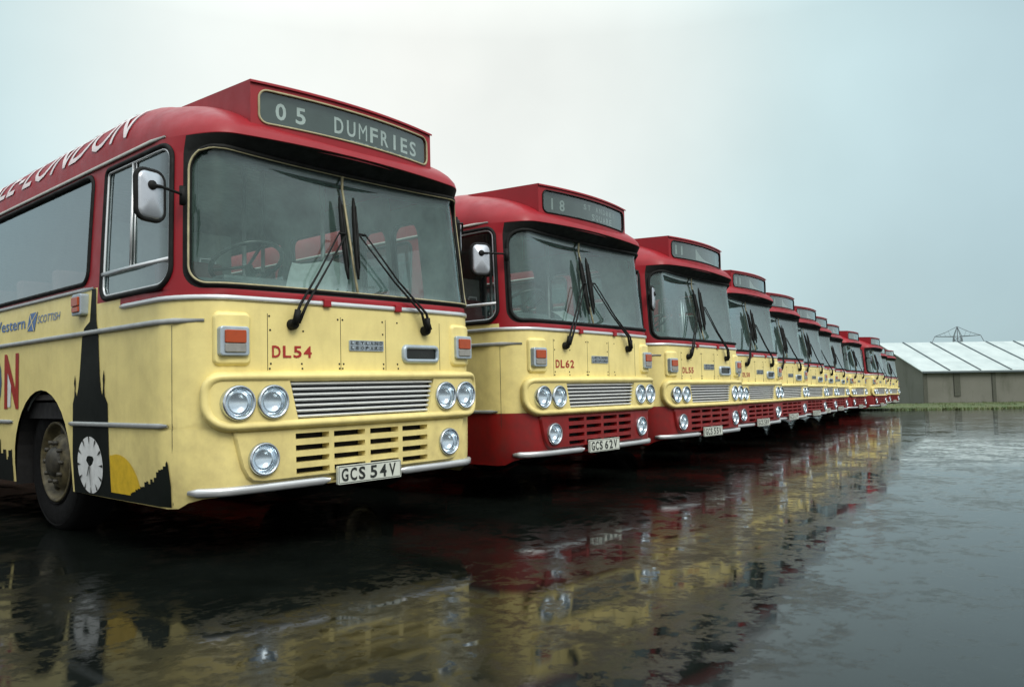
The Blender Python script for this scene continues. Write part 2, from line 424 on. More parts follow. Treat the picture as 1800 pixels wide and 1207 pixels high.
# ---------------------------------------------------------------- shared outlines
def ws_bend(lp, k=.035): return [(u, z-(k*(u/1.17)**2 if z > 2.2 else 0)) for u, z in lp]
WS = ws_bend(rr(-1.185, 1.185, 1.635, 2.500, (.11, .11, .14, .14), 8, .05))
def zt_u(u): x, y = base(u); return ztop(x, y)
BK = [(u, (zt_u(u)-.004) if z > 2.57 else z) for u, z in rr(-1.225, 1.225, 1.612, 2.60, (.12, .12, .015, .015), 8, .04)]
OFFW = [(2.46, 4.76), (4.85, 7.15), (7.24, 9.54), (9.63, 11.45)]
NEARW = [(2.72, 3.62), (3.76, 5.9), (6.0, 8.2), (8.3, 10.4), (10.5, 11.5)]
DRV = rr(-2.235, -1.297, 1.625, 2.505, (.09, .13, .09, .05), 6)
DOORG = [rr(1.68, 2.06, .62, 2.42, (.04, .04, .12, .12)), rr(2.13, 2.51, .62, 2.42, (.04, .04, .12, .12))]
def arch(yc, w=.57):
    uc = yc+1.09; p = [(uc+w, .30)]
    for i in range(17): a = PI*i/16; p.append((uc+w*math.cos(a), .50+.555*math.sin(a)))
    p.append((uc-w, .30)); return p
WY = (2.22, 8.0)
ZB = .345
SLOTU = [(-.55, -.308), (-.27, -.022), (.022, .27), (.308, .55)]
SLOTZ = [(.704, .739), (.632, .667), (.561, .596), (.490, .525)]

LAMPH = [[(uu+.082*math.cos(2*PI*i/20), zz+.082*math.sin(2*PI*i/20)) for i in range(20)] for uu, zz in ((-.934, .94), (-.716, .94), (.716, .94), (.934, .94), (-.768, .602), (.768, .602))]
def make_body(parent):
    holes = [WS, DRV] + [rr(-b, -a, 1.765, 2.515, .09, 5, .3) for a, b in OFFW] + [rr(a, b, 1.765, 2.515, .09, 5, .3) for a, b in NEARW] + DOORG
    vis = [(-.60, .47), (.60, .47), (.60, .755), (-.60, .755)]
    gr = dense([(-.50, .85), (.50, .85), (.55, 1.05), (-.55, 1.05)], .2)
    holes += [vis, gr] + LAMPH
    # outer boundary with wheel arches cut from the bottom edge
    bot = [(-UMAX, ZB)]
    ar = []
    for s_ in (-1, 1):
        for yc in WY:
            a = [(s_*p[0], p[1]) for p in arch(yc)]
            a = [(u, max(z, ZB)) for u, z in a]; a.sort(key=lambda q: q[0]) if False else None
            ar.append(sorted([a[0], a[-1]], key=lambda q: q[0]) and (a if a[0][0] < a[-1][0] else a[::-1]))
    ar.sort(key=lambda a: a[0][0])
    outer = [(-UMAX, ZB)]
    for a in ar: outer += a
    # front: skirt lifts from the corners up to the bumper
    fr = [(-1.34, ZB-.012), (-1.26, ZB-.008), (-1.20, .372), (-1.12, .392), (1.12, .392), (1.20, .372), (1.26, ZB-.008), (1.34, ZB-.012)]
    outer = [(-UMAX, ZB)] + ar[0] + ar[1] + fr + ar[2] + ar[3] + [(UMAX, ZB)]
    us = sorted(set([UMAX, UMAX*.5+3] + [i*.05 for i in range(0, 37)] + [2+.5*i for i in range(0, 21)]))
    us = [u for u in us if u <= UMAX]
    allu = sorted(set([-u for u in us]+us))
    outer += [(u, zt_u(u)) for u in reversed(allu)]
    o2 = []
    for p in outer:
        if not o2 or math.dist(p, o2[-1]) > 1e-5: o2.append(p)
    outer = o2
    def ln(pts): return (dense_open(pts), False)
    def dense_open(pts):
        o = []
        for a, b in zip(pts, pts[1:]):
            n = max(1, int(math.dist(a, b)/.25))
            for k in range(n): o.append((a[0]+(b[0]-a[0])*k/n, a[1]+(b[1]-a[1])*k/n))
        return o+[pts[-1]]
    lines = [(BK, True), ln([(-UMAX+.001, .80), (UMAX-.001, .80)])]
    for s_ in (-1, 1):
        lines += [ln([(0, 1.556), (s_*1.94, 1.556), (s_*1.94, 1.61)]), ln([(s_*1.30, 1.556), (s_*1.30, 1.61), (s_*2.30, 1.61), (s_*2.30, 1.72), (s_*(UMAX-.001), 1.72)])]
    grid = gridpts(-1.75, 1.75, .38, 2.5, .05, .05)+gridpts(-1.5, 1.5, 2.44, 2.58, .05, .02)
    for s_ in (-1, 1): grid += gridpts(min(s_*1.9, s_*12.9), max(s_*1.9, s_*12.9), .45, 2.5, .45, .15)
    V, Fc = cdt(outer, holes, grid, lines)
    fs = []; mi = []
    for f, c in Fc:
        u, z = abs(c[0]), c[1]
        if inside(c, BK): m = 3
        elif z < .80: m = 2
        elif u < 1.30: m = 0 if z < 1.556 else 1
        elif u < 2.30: m = (4 if (z > 1.556 and u < 1.94) else 0) if z < 1.61 else 1
        else: m = 0 if z < 1.72 else 1
        fs.append(f); mi.append(m)
    mb = MB(); nn = [Nrm(*v) for v in V]
    mb.add([S0(*v) for v in V], fs, mi, True, nn)
    # inner lining and window reveals
    V2 = [(v, n) for v, n in zip(V, nn)]
    fin = [f[::-1] for (f, c) in Fc if c[1] > .9 and not (inside(c, BK) and c[1] > 2.36)]
    mb.add([S0(*v)-n*.045 for v, n in V2], fin, 5, True, [-n for n in nn])
    for h in holes[:-8]: ribbon(mb, [(h, 0), (h, -.045)], 3)
    # roof
    ul = [u for u in allu]; TH = 14; vs = [];
    for u in ul:
        for k in range(TH+1): vs.append(Roof(u, PI/2*k/TH))
    fr_ = [(i*(TH+1)+k, (i+1)*(TH+1)+k, (i+1)*(TH+1)+k+1, i*(TH+1)+k+1) for i in range(len(ul)-1) for k in range(TH)]
    mb.add(vs, fr_, 6, True)
    vs2 = [v-Vector((v.x*.03, -.03 if v.y < 1 else 0, .04)) for v in vs]
    mb.add(vs2, [f[::-1] for f in fr_ if not (f[0] % (TH+1) < 6 and abs(ul[f[0]//(TH+1)]) < 2.0)], 5, True)
    # bonnet flaps: seams and rivets
    for uu in (-.72, -.19, .19, .72): mb.tube([S(uu, z, 0) for z in (1.13, 1.3, 1.475)], .0022, 4, 3)
    for uu in (-.70, -.48, -.21, -.17, .17, .30): 
        for z in (1.14, 1.46, 1.375, 1.17):
            if random.random() < .72: lathe(mb, frame_at(uu+random.uniform(-.01, .01), z, .0, 1), [(.0065, -.002), (.006, .003), (.001, .005)], 8, 3, capend=True)
    return mb.build('body', [MT['cream'], MT['red'], MT['red_skirt'], MT['black'], MT['cream'], MT['lining'], MT['red']], parent)

def pane(name, lp, mat, parent, r=.016, gm='black', off=-.012, gname='gasket', du=.07):
    mb = MB(); cap(mb, lp, off, 0, du=du, dz=du)
    g = mb.build(name, MT[mat], parent)
    if r:
        m2 = MB(); loop_tube(m2, lp, .002, r); m2.build(gname, MT[gm], g)
    return g
def lamp(name, u, z, off, R_, parent, bowl=.055, turn=.35):
    fr = frame_at(u, z, off, turn)
    m = MB(); lathe(m, fr, [(R_, -.03), (R_*1.0, .008), (R_*.97, .018), (R_*.90, .022), (R_*.84, .016), (R_*.80, .006), (R_*.80, -.004)], 32)
    o = m.build(name, MT['chrome'], parent)
    m = MB(); k = R_*.80
    lathe(m, fr, [(k*math.sin(a), -.004-bowl*math.cos(a)) for a in [PI/2*(1-i/9) for i in range(9)]]+[(.004, -.004-bowl)], 32, capend=True); m.build('reflector', MT['reflector'], o)
    m = MB(); lathe(m, fr, [(k, .004), (k*.9, .010), (k*.6, .017), (k*.3, .021), (.003, .022)], 32, capend=True); m.build('lens', MT['lens'], o)
    return o
def indicator(name, u, z, parent, w=.175, h=.165, off=.03, turn=1.0, wing=True):
    fr = frame_at(u, z, 0, turn); o, r, up, n = fr
    if r.dot(Vector((1, 0, 0))) < 0 and turn < .99: pass
    def P(a, b, c): return o+r*a+up*b+n*c
    m = MB()
    def rbox(a0, a1, b0, b1, c0, c1, mi, rad):
        lp = rr(a0, a1, b0, b1, rad, 4, 1); il = inset(lp, min(.006, rad*.5)); k = len(lp)
        vs = [P(x, y, c0) for x, y in lp]+[P(x, y, c1-.004) for x, y in lp]+[P(x, y, c1) for x, y in il]
        fs = [(i, (i+1) % k, k+(i+1) % k, k+i) for i in range(k)]+[(k+i, k+(i+1) % k, 2*k+(i+1) % k, 2*k+i) for i in range(k)]+[tuple(2*k+i for i in range(k))]
        m.add(vs, fs, mi, False)
    rbox(-w/2, w/2, -h/2, h/2, -.01, off, 0, .018)
    body = m.build(name, MT['frame'], parent)
    m = MB(); rbox(-w/2+.024, w/2-.024, -.012, h/2-.022, off-.004, off+.013, 0, .008); m.build('amber_lens', MT['amber'], body)
    m = MB(); rbox(-w/2+.024, w/2-.024, -h/2+.020, -.014, off-.004, off+.010, 0, .008); m.build('clear_lens', MT['clearlens'] if wing else MT['amber'], body)
    return body

def build_bus():
    root = bpy.data.objects.new('single_decker_bus', None); COL.objects.link(root)
    make_body(root)
    # windscreen
    g = pane('windscreen', WS, 'windscreen', root, None)
    m = MB(); loop_tube(m, WS, .004, .017); m.build('gasket', MT['black'], g)
    m = MB(); m.tube([S(-.012, z, .008) for z in [1.64+.86*i/8 for i in range(9)]], .009, 6); m.build('divider', MT['gasketc'], g)
    m = MB(); hp = ws_bend(rr(-1.16, 1.16, 2.425, 2.53, (.06, .06, .02, .02), 4, .05)); m.add([S(u, z, -.07) for u, z in hp], [tuple(range(len(hp)))], 0, False) if False else cap(m, [(u, z-.035*(u/1.17)**2*0) for u, z in hp], -.05)
    m.build('header_panel', MT['black'], root)
    # driver's window
    g = pane('driver_window', inset(DRV, .004), 'glass', root, .017, 'black')
    il = inset(DRV, .024)
    m = MB(); loop_tube(m, il, -.004, .009, 0, 6)
    m.tube([S(-1.80, z, -.002) for z in (1.80, 2.1, 2.495)], .010, 6); m.tube([S(-1.76, z, -.006) for z in (1.80, 2.1, 2.495)], .006, 6)
    m.tube([S(u, 1.795, 0) for u in (-2.22, -1.75, -1.31)], .016, 6)
    m.build('sliding_frame', MT['alu'], g)
    for a, b in OFFW: pane('side_window', rr(-b, -a, 1.765, 2.515, .09, 5, .3), 'glass', root, .016, 'black', du=.5)
    for a, b in NEARW: pane('side_window', rr(a, b, 1.765, 2.515, .09, 5, .3), 'glass', root, .016, 'black', du=.5)
    for d in DOORG: pane('door_glass', d, 'glass', root, .02, 'black', du=.3)
    # trims
    def tr(name, mat, *segs):
        for s_ in segs:
            m = MB(); strip(m, *s_); m.build(name, MT[mat], root)
    m = MB(); strip(m, -11.6, -1.36, 2.556, .024, .016); m.build('rain_gutter', MT['guttermetal'], root)
    m = MB(); strip(m, 1.36, 11.6, 2.556, .024, .016); m.build('rain_gutter', MT['guttermetal'], root)
    m = MB(); strip(m, -1.94, 1.94, 1.558, .030, .014); m.build('waist_trim', MT['alu'], root)
    for s_ in (-1, 1):
        m = MB(); strip(m, *sorted((s_*2.36, s_*11.6)), 1.722, .026, .012); m.build('belt_trim', MT['alu_dull'], root)
        m = MB(); strip(m, *sorted((s_*1.10, s_*11.6)), 1.424, .032, .020, step=.05); m.build('side_moulding', MT['alu_dull'], root)
        m = MB(); strip(m, *sorted((s_*1.335, s_*2.76)), .815, .030, .016); m.build('rub_rail', MT['alu_dull'], root)
        m = MB(); strip(m, *sorted((s_*3.90, s_*8.4)), .815, .030, .016); m.build('rub_rail', MT['alu_dull'], root)
        m = MB(); strip(m, *sorted((s_*.29, s_*1.205)), .432, .048, .032); m.build('bumper_strip', MT['alu'], root)
        # panel seams
        m = MB(); m.tube([S(s_*1.302, z, .0) for z in (.36, .7, 1.1, 1.40)], .0022, 4); m.build('panel_seam', MT['gloss_black'], root)
    for uu in (-.30, .30):
        m = MB(); m.box(S(uu, 1.560, .014), (.055, .03, .05), 0, None, .006); m.build('flap_hinge', MT['red'], root)
    # headlamp moulding
    HL = rr(-1.125, 1.125, .765, 1.125, (.17, .17, .12, .12), 8, .05)
    m = MB()
    steps = [(HL, -.003), (inset(HL, .004), .022), (inset(HL, .012), .048), (inset(HL, .024), .064), (inset(HL, .036), .068), (inset(HL, .050), .062), (inset(HL, .060), .050)]
    ribbon(m, steps)
    GR = dense([(-.545, .826), (.545, .826), (.60, 1.064), (-.60, 1.064)], .06)
    cap(m, inset(HL, .060), .050, 0, [GR]+LAMPH[:4], .05, .05)
    ribbon(m, [(GR, .050), (inset(GR, .006), .02)])
    m.build('headlamp_panel', MT['cream'], root)
    g = MB(); cap(g, GR, .004, 0); g = g.build('grille', MT['gloss_black'], root)
    for k in range(7):
        z = .845+k*.0335; hw = .545+(z-.826)/.238*.055-.008
        m = MB(); n_ = 18
        vs = []
        for i in range(n_+1):
            u = -hw+2*hw*i/n_; vs += [S(u, z-.004, .010), S(u, z-.008, .040), S(u, z+.000, .046), S(u, z+.007, .030)]
        m.add(vs, [(i*4+j, (i+1)*4+j, (i+1)*4+(j+1) % 4, i*4+(j+1) % 4) for i in range(n_) for j in range(4)], 0, False)
        m.build('grille_bar', MT['barmetal'], g)
    for uu in (-.934, -.716, .716, .934): lamp('headlamp', uu, .940, .052, .104, root)
    # lower panel
    LP = dense([(-.955, .775), (-.905, .56), (-.875, .50), (-.84, .472), (-.78, .462), (.78, .462), (.84, .472), (.875, .50), (.905, .56), (.955, .775)], .06)
    sl = [dense([(a, z0), (b, z0), (b, z1), (a, z1)], .1) for a, b in SLOTU for z0, z1 in SLOTZ]
    m = MB(); ribbon(m, [(LP, -.002), (inset(LP, .006), .018), (inset(LP, .014), .026)])
    cap(m, inset(LP, .014), .026, 0, sl+LAMPH[4:], .06, .06)
    for h in sl: ribbon(m, [(h, .026), (h, -.05)])
    m.build('lower_panel', MT['red_skirt'], root)
    m = MB(); cap(m, [(-.62, .46), (.62, .46), (.62, .77), (-.62, .77)], -.055); m.build('dark_slot_backing', MT['chassis'], root)  # black sheet behind the slots, standing in for the darkness inside
    for uu in (-.768, .768): lamp('fog_lamp', uu, .602, .030, .100, root)
    # indicators on raised pads
    for s_ in (-1, 1):
        PD = rr(s_*.945-.115, s_*.945+.115, 1.155, 1.475, .04, 4, .06)
        m = MB(); ribbon(m, [(PD, -.002), (inset(PD, .010), .016), (inset(PD, .022), .022)]); cap(m, inset(PD, .022), .022, 0, (), .05, .05)
        m.build('lamp_pad', MT['cream'], root)
        indicator('indicator', s_*.948, 1.300, root, .178, .172, .045, .8)
        fr = indicator('side_indicator', s_*2.525, 1.62, root, .16, .145, .05, 1.0, False)
    # wipers
    for s_, at, top, bo in ((-1, (-.114, 2.037), (-.075, 2.32), (-.101, 1.73)), (1, (.056, 2.05), (.049, 2.325), (-.014, 1.737))):
        pu = .556*s_; m = MB()
        lathe(m, frame_at(pu, 1.413, .0, 1), [(.035, -.005), (.034, .03), (.026, .05), (.004, .056)], 14, capend=True)
        m.tube([S(pu, 1.413, .045), S(pu+.03*-s_*.5, 1.50, .055)], .021, 8)
        for dd in (-.022, .022):
            m.tube([S(pu+dd, 1.415+dd*.3, .05), S(pu-s_*.05+dd, 1.53, .062), S(pu*.5+at[0]*.5+dd, 1.74, .062), S(at[0]+dd*1.4, at[1], .066)], [.013, .010, .0075, .006], 6)
        m.tube([S(at[0]-.03, at[1], .066), S(at[0]+.03, at[1], .066)], .009, 6)
        wp = m.build('wiper', MT['black'], root)
        m = MB(); bl = [(top[0]+(bo[0]-top[0])*t, top[1]+(bo[1]-top[1])*t) for t in (0, .12, .3, .5, .7, .88, 1)]
        m.tube([S(p[0], p[1], .040) for p in bl], [.007, .017, .021, .024, .021, .017, .007], 6, 0)
        m.tube([S(p[0], p[1], .062) for p in bl[1:-1]], [.005, .008, .011, .008, .005], 5, 0)
        m.build('blade', MT['black'], wp)
    # badge
    m = MB(); cap(m, rr(-.125, .165, 1.258, 1.328, .006, 2), .008)
    ribbon(m, [(rr(-.125, .165, 1.258, 1.328, .006, 2), 0), (rr(-.125, .165, 1.258, 1.328, .006, 2), .008)])
    bd = m.build('maker_badge', MT['frame'], root)
    m = MB()
    for row, s_ in ((1.297, 'LEYLAND'), (1.2635, 'LEOPARD')):
        for k, ch in enumerate(s_):
            u0 = -.119+k*.0402
            ribbon(m, [(dense([(u0, row), (u0+.036, row), (u0+.036, row+.027), (u0, row+.027)], .1), .0082), (inset(dense([(u0, row), (u0+.036, row), (u0+.036, row+.027), (u0, row+.027)], .1), .002), .0102)])
            text(m, ch, u0+.007, u0+.030, row+.004, row+.023, lambda a, b: S(a, b, .0112), 0, .02)
    m.build('badge_letters', MT['letter'], bd)
    # number plate
    PT = rr(-.264, .264, .396, .514, .006, 2, .1)
    def pfn(off): return lambda u, z: Vector((u, S0(0, .46).y-.055-off, z))
    m = MB(); k = len(PT); vs = [pfn(-.02)(*p) for p in PT]+[pfn(0)(*p) for p in PT]
    m.add(vs, [(i, (i+1) % k, k+(i+1) % k, k+i) for i in range(k)]+[tuple(k+i for i in range(k))], 0, False)
    m.box((0, S0(0, .46).y-.02, .455), (.40, .035, .08), 0)
    pl = m.build('number_plate', MT['plate'], root)
    m = MB(); lp = rr(-.259, .259, .401, .509, .006, 2, .1); il = inset(lp, .0045)
    m.add([pfn(.001)(*p) for p in lp]+[pfn(.001)(*p) for p in il], [(i, (i+1) % len(lp), len(lp)+(i+1) % len(lp), len(lp)+i) for i in range(len(lp))], 0, False)
    m.build('plate_border', MT['letter'], pl)
    # destination box
    BX = .762
    def yf(x): return -.010+.085*(x/BX)**2
    bl = [(-BX, 2.56), (BX, 2.56), (BX, 2.930), (-BX, 2.930)]
    hole = rr(-.711, .711, 2.680, 2.892, .055, 6, .08)
    V, Fc = cdt(dense(bl, .08), [hole], gridpts(-BX, BX, 2.56, 2.930, .08, .1))
    m = MB(); m.add([(v[0], yf(v[0]), v[1]) for v in V], [f for f, c in Fc], 0, True)
    ks = len(hole); m.add([(p[0], yf(p[0]), p[1]) for p in hole]+[(p[0], yf(p[0])+.03, p[1]) for p in hole], [(i, (i+1) % ks, ks+(i+1) % ks, ks+i) for i in range(ks)], 0, False)
    nx = 16; xs = [-BX+2*BX*i/nx for i in range(nx+1)]
    def row(z, dy, wx, y_): return [(x*wx, (yf(x)+dy if y_ is None else y_), z) for x in xs]
    # top lip and top, side cheeks running back into the dome
    rows = [row(2.930, 0, 1, None), row(2.925, -.014, 1.010, None), row(2.938, -.014, 1.010, None), row(2.946, -.002, 1.0, None), row(3.02, 0, 1.0, 1.5)]
    vs = [p for r_ in rows for p in r_]; q = nx+1
    m.add(vs, [(k_*q+i, k_*q+i+1, (k_+1)*q+i+1, (k_+1)*q+i) for k_ in range(len(rows)-1) for i in range(nx)], 0, False)
    for s_ in (-1, 1):
        xx = s_*BX; y0 = yf(BX)
        m.add([(xx, y0, 2.56), (xx, y0, 2.930), (xx, y0, 2.946), (xx, 1.5, 3.02), (xx, 1.5, 2.56)], [(0, 1, 2, 3, 4)], 0, False)
    db = m.build('destination_box', MT['red'], root)
    m = MB(); m.tube([(p[0], yf(p[0])-.002, p[1]) for p in hole], .008, 6, 0, closed=True); m.build('sign_gasket', MT['black'], db)
    def flat(off): return lambda x, z: Vector((x, yf(x)+off, z))
    V, Fc = cdt(hole, (), gridpts(-.7, .7, 2.7, 2.9, .1, .1))
    m = MB(); m.add([flat(.028)(*v) for v in V], [f for f, c in Fc], 0, True); m.build('blind', MT['blind'], db)
    m = MB(); m.add([flat(.006)(*v) for v in V], [f for f, c in Fc], 0, True); m.build('sign_glass', MT['blindglass'], db)
    # mirrors
    for s_, c in ((-1, Vector((-1.43, -.02, 2.085))), (1, Vector((1.33, .36, 2.25)))):
        R_ = Matrix.Rotation((.25 if s_ < 0 else .90), 3, 'Z'); m = MB(); lp = rr(-.088, .088, -.135, .135, .055, 6, 1); k = len(lp)
        def Q(x, z, y): return c+R_ @ Vector((x, y, z))
        il = inset(lp, .02)
        m.add([Q(x, z, .012) for x, z in lp]+[Q(x, z, -.006) for x, z in lp]+[Q(x, z, -.022) for x, z in il]+[Q(0, 0, -.028)], [(i, (i+1) % k, k+(i+1) % k, k+i) for i in range(k)]+[(k+i, k+(i+1) % k, 2*k+(i+1) % k, 2*k+i) for i in range(k)]+[(2*k+i, 2*k+(i+1) % k, 3*k) for i in range(k)]+[tuple(range(k-1, -1, -1))])
        mr = m.build('mirror', MT['mirrorback'], root)
        m = MB(); m.tube([Q(x, z, 0) for x, z in lp], .0145, 6, 0, closed=True)
        at = Vector((s_*1.165, .14, 2.16)) if s_ < 0 else Vector((1.165, .22, 2.33))
        m.tube([Q(-.005, .05, -.03), Q(.04*-s_, .052, -.034), at+Vector((s_*.05, -.03, .0)), at], .009, 6)
        m.tube([at+Vector((0, 0, -.06)), at+Vector((0, 0, .05))], .020, 8); lathe(m, (Q(-.005, .05, -.02), R_ @ Vector((1, 0, 0)), Vector((0, 0, 1)), R_ @ Vector((0, -1, 0))), [(.028, 0), (.026, .014), (.004, .018)], 12, capend=True)
        m.build('mirror_arm', MT['black'], mr)
    # wheels
    for yc in WY:
        for s_ in (-1, 1):
            rear = yc > 4; xo = s_*1.105; fr = (Vector((xo, yc, .518)), Vector((0, 1, 0)), Vector((0, 0, 1)), Vector((s_, 0, 0)))
            m = MB(); lathe(m, fr, [(.285, -.26), (.36, -.275), (.48, -.27), (.513, -.24), (.518, -.13), (.513, -.03), (.485, .004), (.42, .014), (.34, .010), (.298, -.008), (.285, -.02)], 48)
            for rr_ in (.31, .47): lathe(m, fr, [(rr_-.006, .006), (rr_, .012+(.004 if rr_ < .4 else .001)), (rr_+.006, .006)], 48)
            wl = m.build('wheel', MT['tyre'], root)
            m = MB(); d0 = -.13 if rear else .0
            lathe(m, fr, [(.300, -.004), (.300, .014), (.288, .018), (.276, .004), (.262, -.05), (.240, -.07), (.215, -.05+d0*.3), (.19, -.01+d0), (.165, .012+d0), (.115, .018+d0)], 40); m.build('rim', MT['rim'], wl)
            m = MB(); lathe(m, fr, [(.115, .014+d0), (.105, .035+d0), (.085, .052+d0), (.04, .060+d0), (.003, .061+d0)], 24, capend=True)
            for k in range(10):
                a = 2*PI*k/10; o = fr[0]+fr[1]*.148*math.cos(a)+fr[2]*.148*math.sin(a)
                lathe(m, (o, fr[1], fr[2], fr[3]), [(.018, d0+.01), (.018, .042+d0), (.003, .046+d0)], 6, capend=True)
                a += PI/10; o = fr[0]+fr[1]*.228*math.cos(a)+fr[2]*.228*math.sin(a)
                if k % 2 == 0: lathe(m, (o, fr[1], fr[2], fr[3]), [(.034, -.055), (.033, -.035), (.003, -.034)], 12, capend=True)
            m.build('hub', MT['hub'], wl)
    # underframe
    m = MB(); m.box((0, LEN/2+.15, .90), (2.30, LEN-.6, .12)); m.box((0, 5.2, .62), (.9, 9.4, .35)); m.box((0, 5.0, .58), (2.2, 3.6, .42)); m.box((0, 9.9, .6), (2.2, 1.5, .45))
    for yc in WY: m.box((0, yc, .50), (1.9, .14, .14))
    m.box((0, .72, .62), (2.2, .9, .42))
    for s_ in (-1, 1):
        for yc in WY:
            lp = arch(yc, .60)
            vs = [(s_*1.19, p[0]-1.09, min(p[1]+.02, 1.10)) for p in lp]+[(s_*.74, p[0]-1.09, min(p[1]+.02, 1.10)) for p in lp]; k = len(lp)
            m.add(vs, [(i, i+1, k+i+1, k+i) for i in range(k-1)]+[tuple(k+i for i in range(k))], 0, False)
    m.build('underframe', MT['chassis'], root)
    # interior
    m = MB(); m.box((0, LEN/2+.15, 1.00), (2.34, LEN-.5, .04)); fl = m.build('floor', MT['floor'], root)
    m = MB()
    xs2 = [-1.10+2.20*i/10 for i in range(11)]
    vs = []
    for x in xs2: vs += [(x, .045+.10*max(0, abs(x)-.8), 1.20), (x, .06+.10*max(0, abs(x)-.8), 1.60), (x, .30, 1.66 + (.05 if x < -.2 else 0)), (x, .42, 1.60), (x, .44, 1.1)]
    m.add(vs, [(i*5+k, (i+1)*5+k, (i+1)*5+k+1, i*5+k+1) for i in range(10) for k in range(4)], 0, False)
    m.box((-.56, .40, 1.70), (.5, .16, .10), 0, None, .02)
    m.build('dashboard', MT['dash'], root)
    c = Vector((-.56, .47, 1.86)); R_ = Matrix.Rotation(math.radians(-28), 3, 'X')
    m = MB(); m.tube([c+R_ @ Vector((.235*math.cos(a), .235*math.sin(a), 0)) for a in [2*PI*i/28 for i in range(28)]], .016, 8, 0, closed=True)
    for a in (.5, 2.6, 4.7): m.tube([c+R_ @ Vector((0, 0, -.03)), c+R_ @ Vector((.23*math.cos(a), .23*math.sin(a), 0))], .011, 6)
    m.tube([c+R_ @ Vector((0, 0, -.03)), c+R_ @ Vector((0, 0, -.35))], .03, 8)
    m.build('steering_wheel', MT['gloss_black'], root)
    def seat(x, y, w_=.86, name='seat'):
        m = MB(); m.box((x, y, 1.40), (w_, .44, .12), 0, None, .03)
        m.box((x, y+.27, 1.66), (w_, .09, .62), 0, Matrix.Rotation(-.15, 3, 'X'), .03)
        m.box((x, y+.05, 1.18), (w_*.6, .3, .34), 0)
        o = m.build(name, MT['seat'], root)
        m = MB(); xs_ = x-math.copysign(w_/2-.05, x)
        m.tube([(xs_, y+.30, 1.90), (xs_, y+.31, 2.0), (xs_+.12*math.copysign(1, x), y+.31, 2.0), (xs_+.12*math.copysign(1, x), y+.30, 1.90)], .014, 6); m.build('grab_rail', MT['alu'], o)
    seat(-.56, .95, .5, 'driver_seat')
    for k in range(11):
        seat(-.70, 1.95+k*.78)
        if k > 0 or True: seat(.70, 2.05+k*.78)
    for x, y in ((-.12, 1.25), (.25, .75), (.35, 1.75), (-.25, 1.75)):
        m = MB(); m.tube([(x, y, 1.0), (x, y, 2.9)], .017, 8); m.build('grab_pole', MT['alu_dull'], root)
    m = MB(); m.box((-.62, 1.42, 1.62), (.95, .04, 1.2)); m.box((.80, 1.72, 1.45), (.75, .04, .9)); m.build('cab_partition', MT['lining'], root)
    return root

def kids(o): return [c for c in bpy.data.objects if c.parent is o]
KM = {}
def copy_tree(o, parent=None):
    c = o.copy(); COL.objects.link(c); c.parent = parent
    for ch in KM.get(o.name, ()): copy_tree(ch, c)
    return c
TPL = build_bus()
for o in list(bpy.data.objects):
    if o.parent: KM.setdefault(o.parent.name, []).append(o)

BUS = [ # x, y, yaw deg, roll deg, number, vent
 (0, 0, 0, -.99, '54', True), (3.12, .26, 1.1, -.59, '62', False), (6.18, .64, 1.5, -.35, '55', True), (9.36, 1.33, 2.8, -.45, '58', True),
 (12.60, 2.09, 2.6, -.54, '61', True), (15.47, 2.67, 3.1, -.11, '57', True), (17.90, 3.28, .8, -.13, '60', True), (20.82, 3.90, 3.6, -.10, '63', True),
 (24.26, 4.39, 4.8, 0, '59', False), (28.03, 4.80, 4.3, 0, '64', False), (35.07, 6.65, .9, 0, '56', False), (38.18, 7.12, .7, 0, '65', False)]
LAB = [
 'nearest cream and red bus with DUMFRIES on its blind and a clock tower mural',
 'red and cream bus numbered DL62 with a dark red skirt, beside the mural bus',
 'red and cream bus numbered DL55, between DL62 and the rest of the line',
 'fourth red and cream bus in the line, right of DL55, its outer headlamp hidden',
 'fifth red and cream bus counted from the nearest, with a framed vent on its front',
 'sixth red and cream bus counted from the nearest, level roof boxes on both sides',
 'seventh bus in the line, only a thin slice of its front showing',
 'eighth bus in the line, last before the two whose red sides show',
 'ninth bus in the line, nearer of the two whose red side and flank show',
 'tenth bus in the line, further of the two with a bright red side',
 'eleventh bus in the line, just before the farthest bus',
 'farthest bus at the end of the line beside the grey shed']
buses = []
for i, (x, y, yw, rl, num, vent) in enumerate(BUS):
    r = TPL if i == 11 else copy_tree(TPL)
    r.location = (x, y, 0); r.rotation_euler = (0, math.radians(rl), math.radians(yw))
    tag(r, LAB[i], 'bus', 'red and cream buses parked in a long line')
    buses.append((r, num, vent, i))
bpy.context.view_layer.update()
ch_of = {}
for o in bpy.data.objects:
    if o.parent: ch_of.setdefault(o.parent, []).append(o)
def child(root, nm): return [c for c in ch_of[root] if c.name.split('.')[0] == nm]
def vent_box(root):
    lp = rr(.335, .700, 1.176, 1.312, .045, 5, .06); il = inset(lp, .032)
    m = MB(); ribbon(m, [(lp, -.004), (inset(lp, .004), .016), (inset(lp, .016), .026), (il, .022), (il, .004)]); v = m.build('vent_frame', MT['frame'], root)
    m = MB(); cap(m, il, .006, 0); m.build('vent_panel', MT['gloss_black'], v)
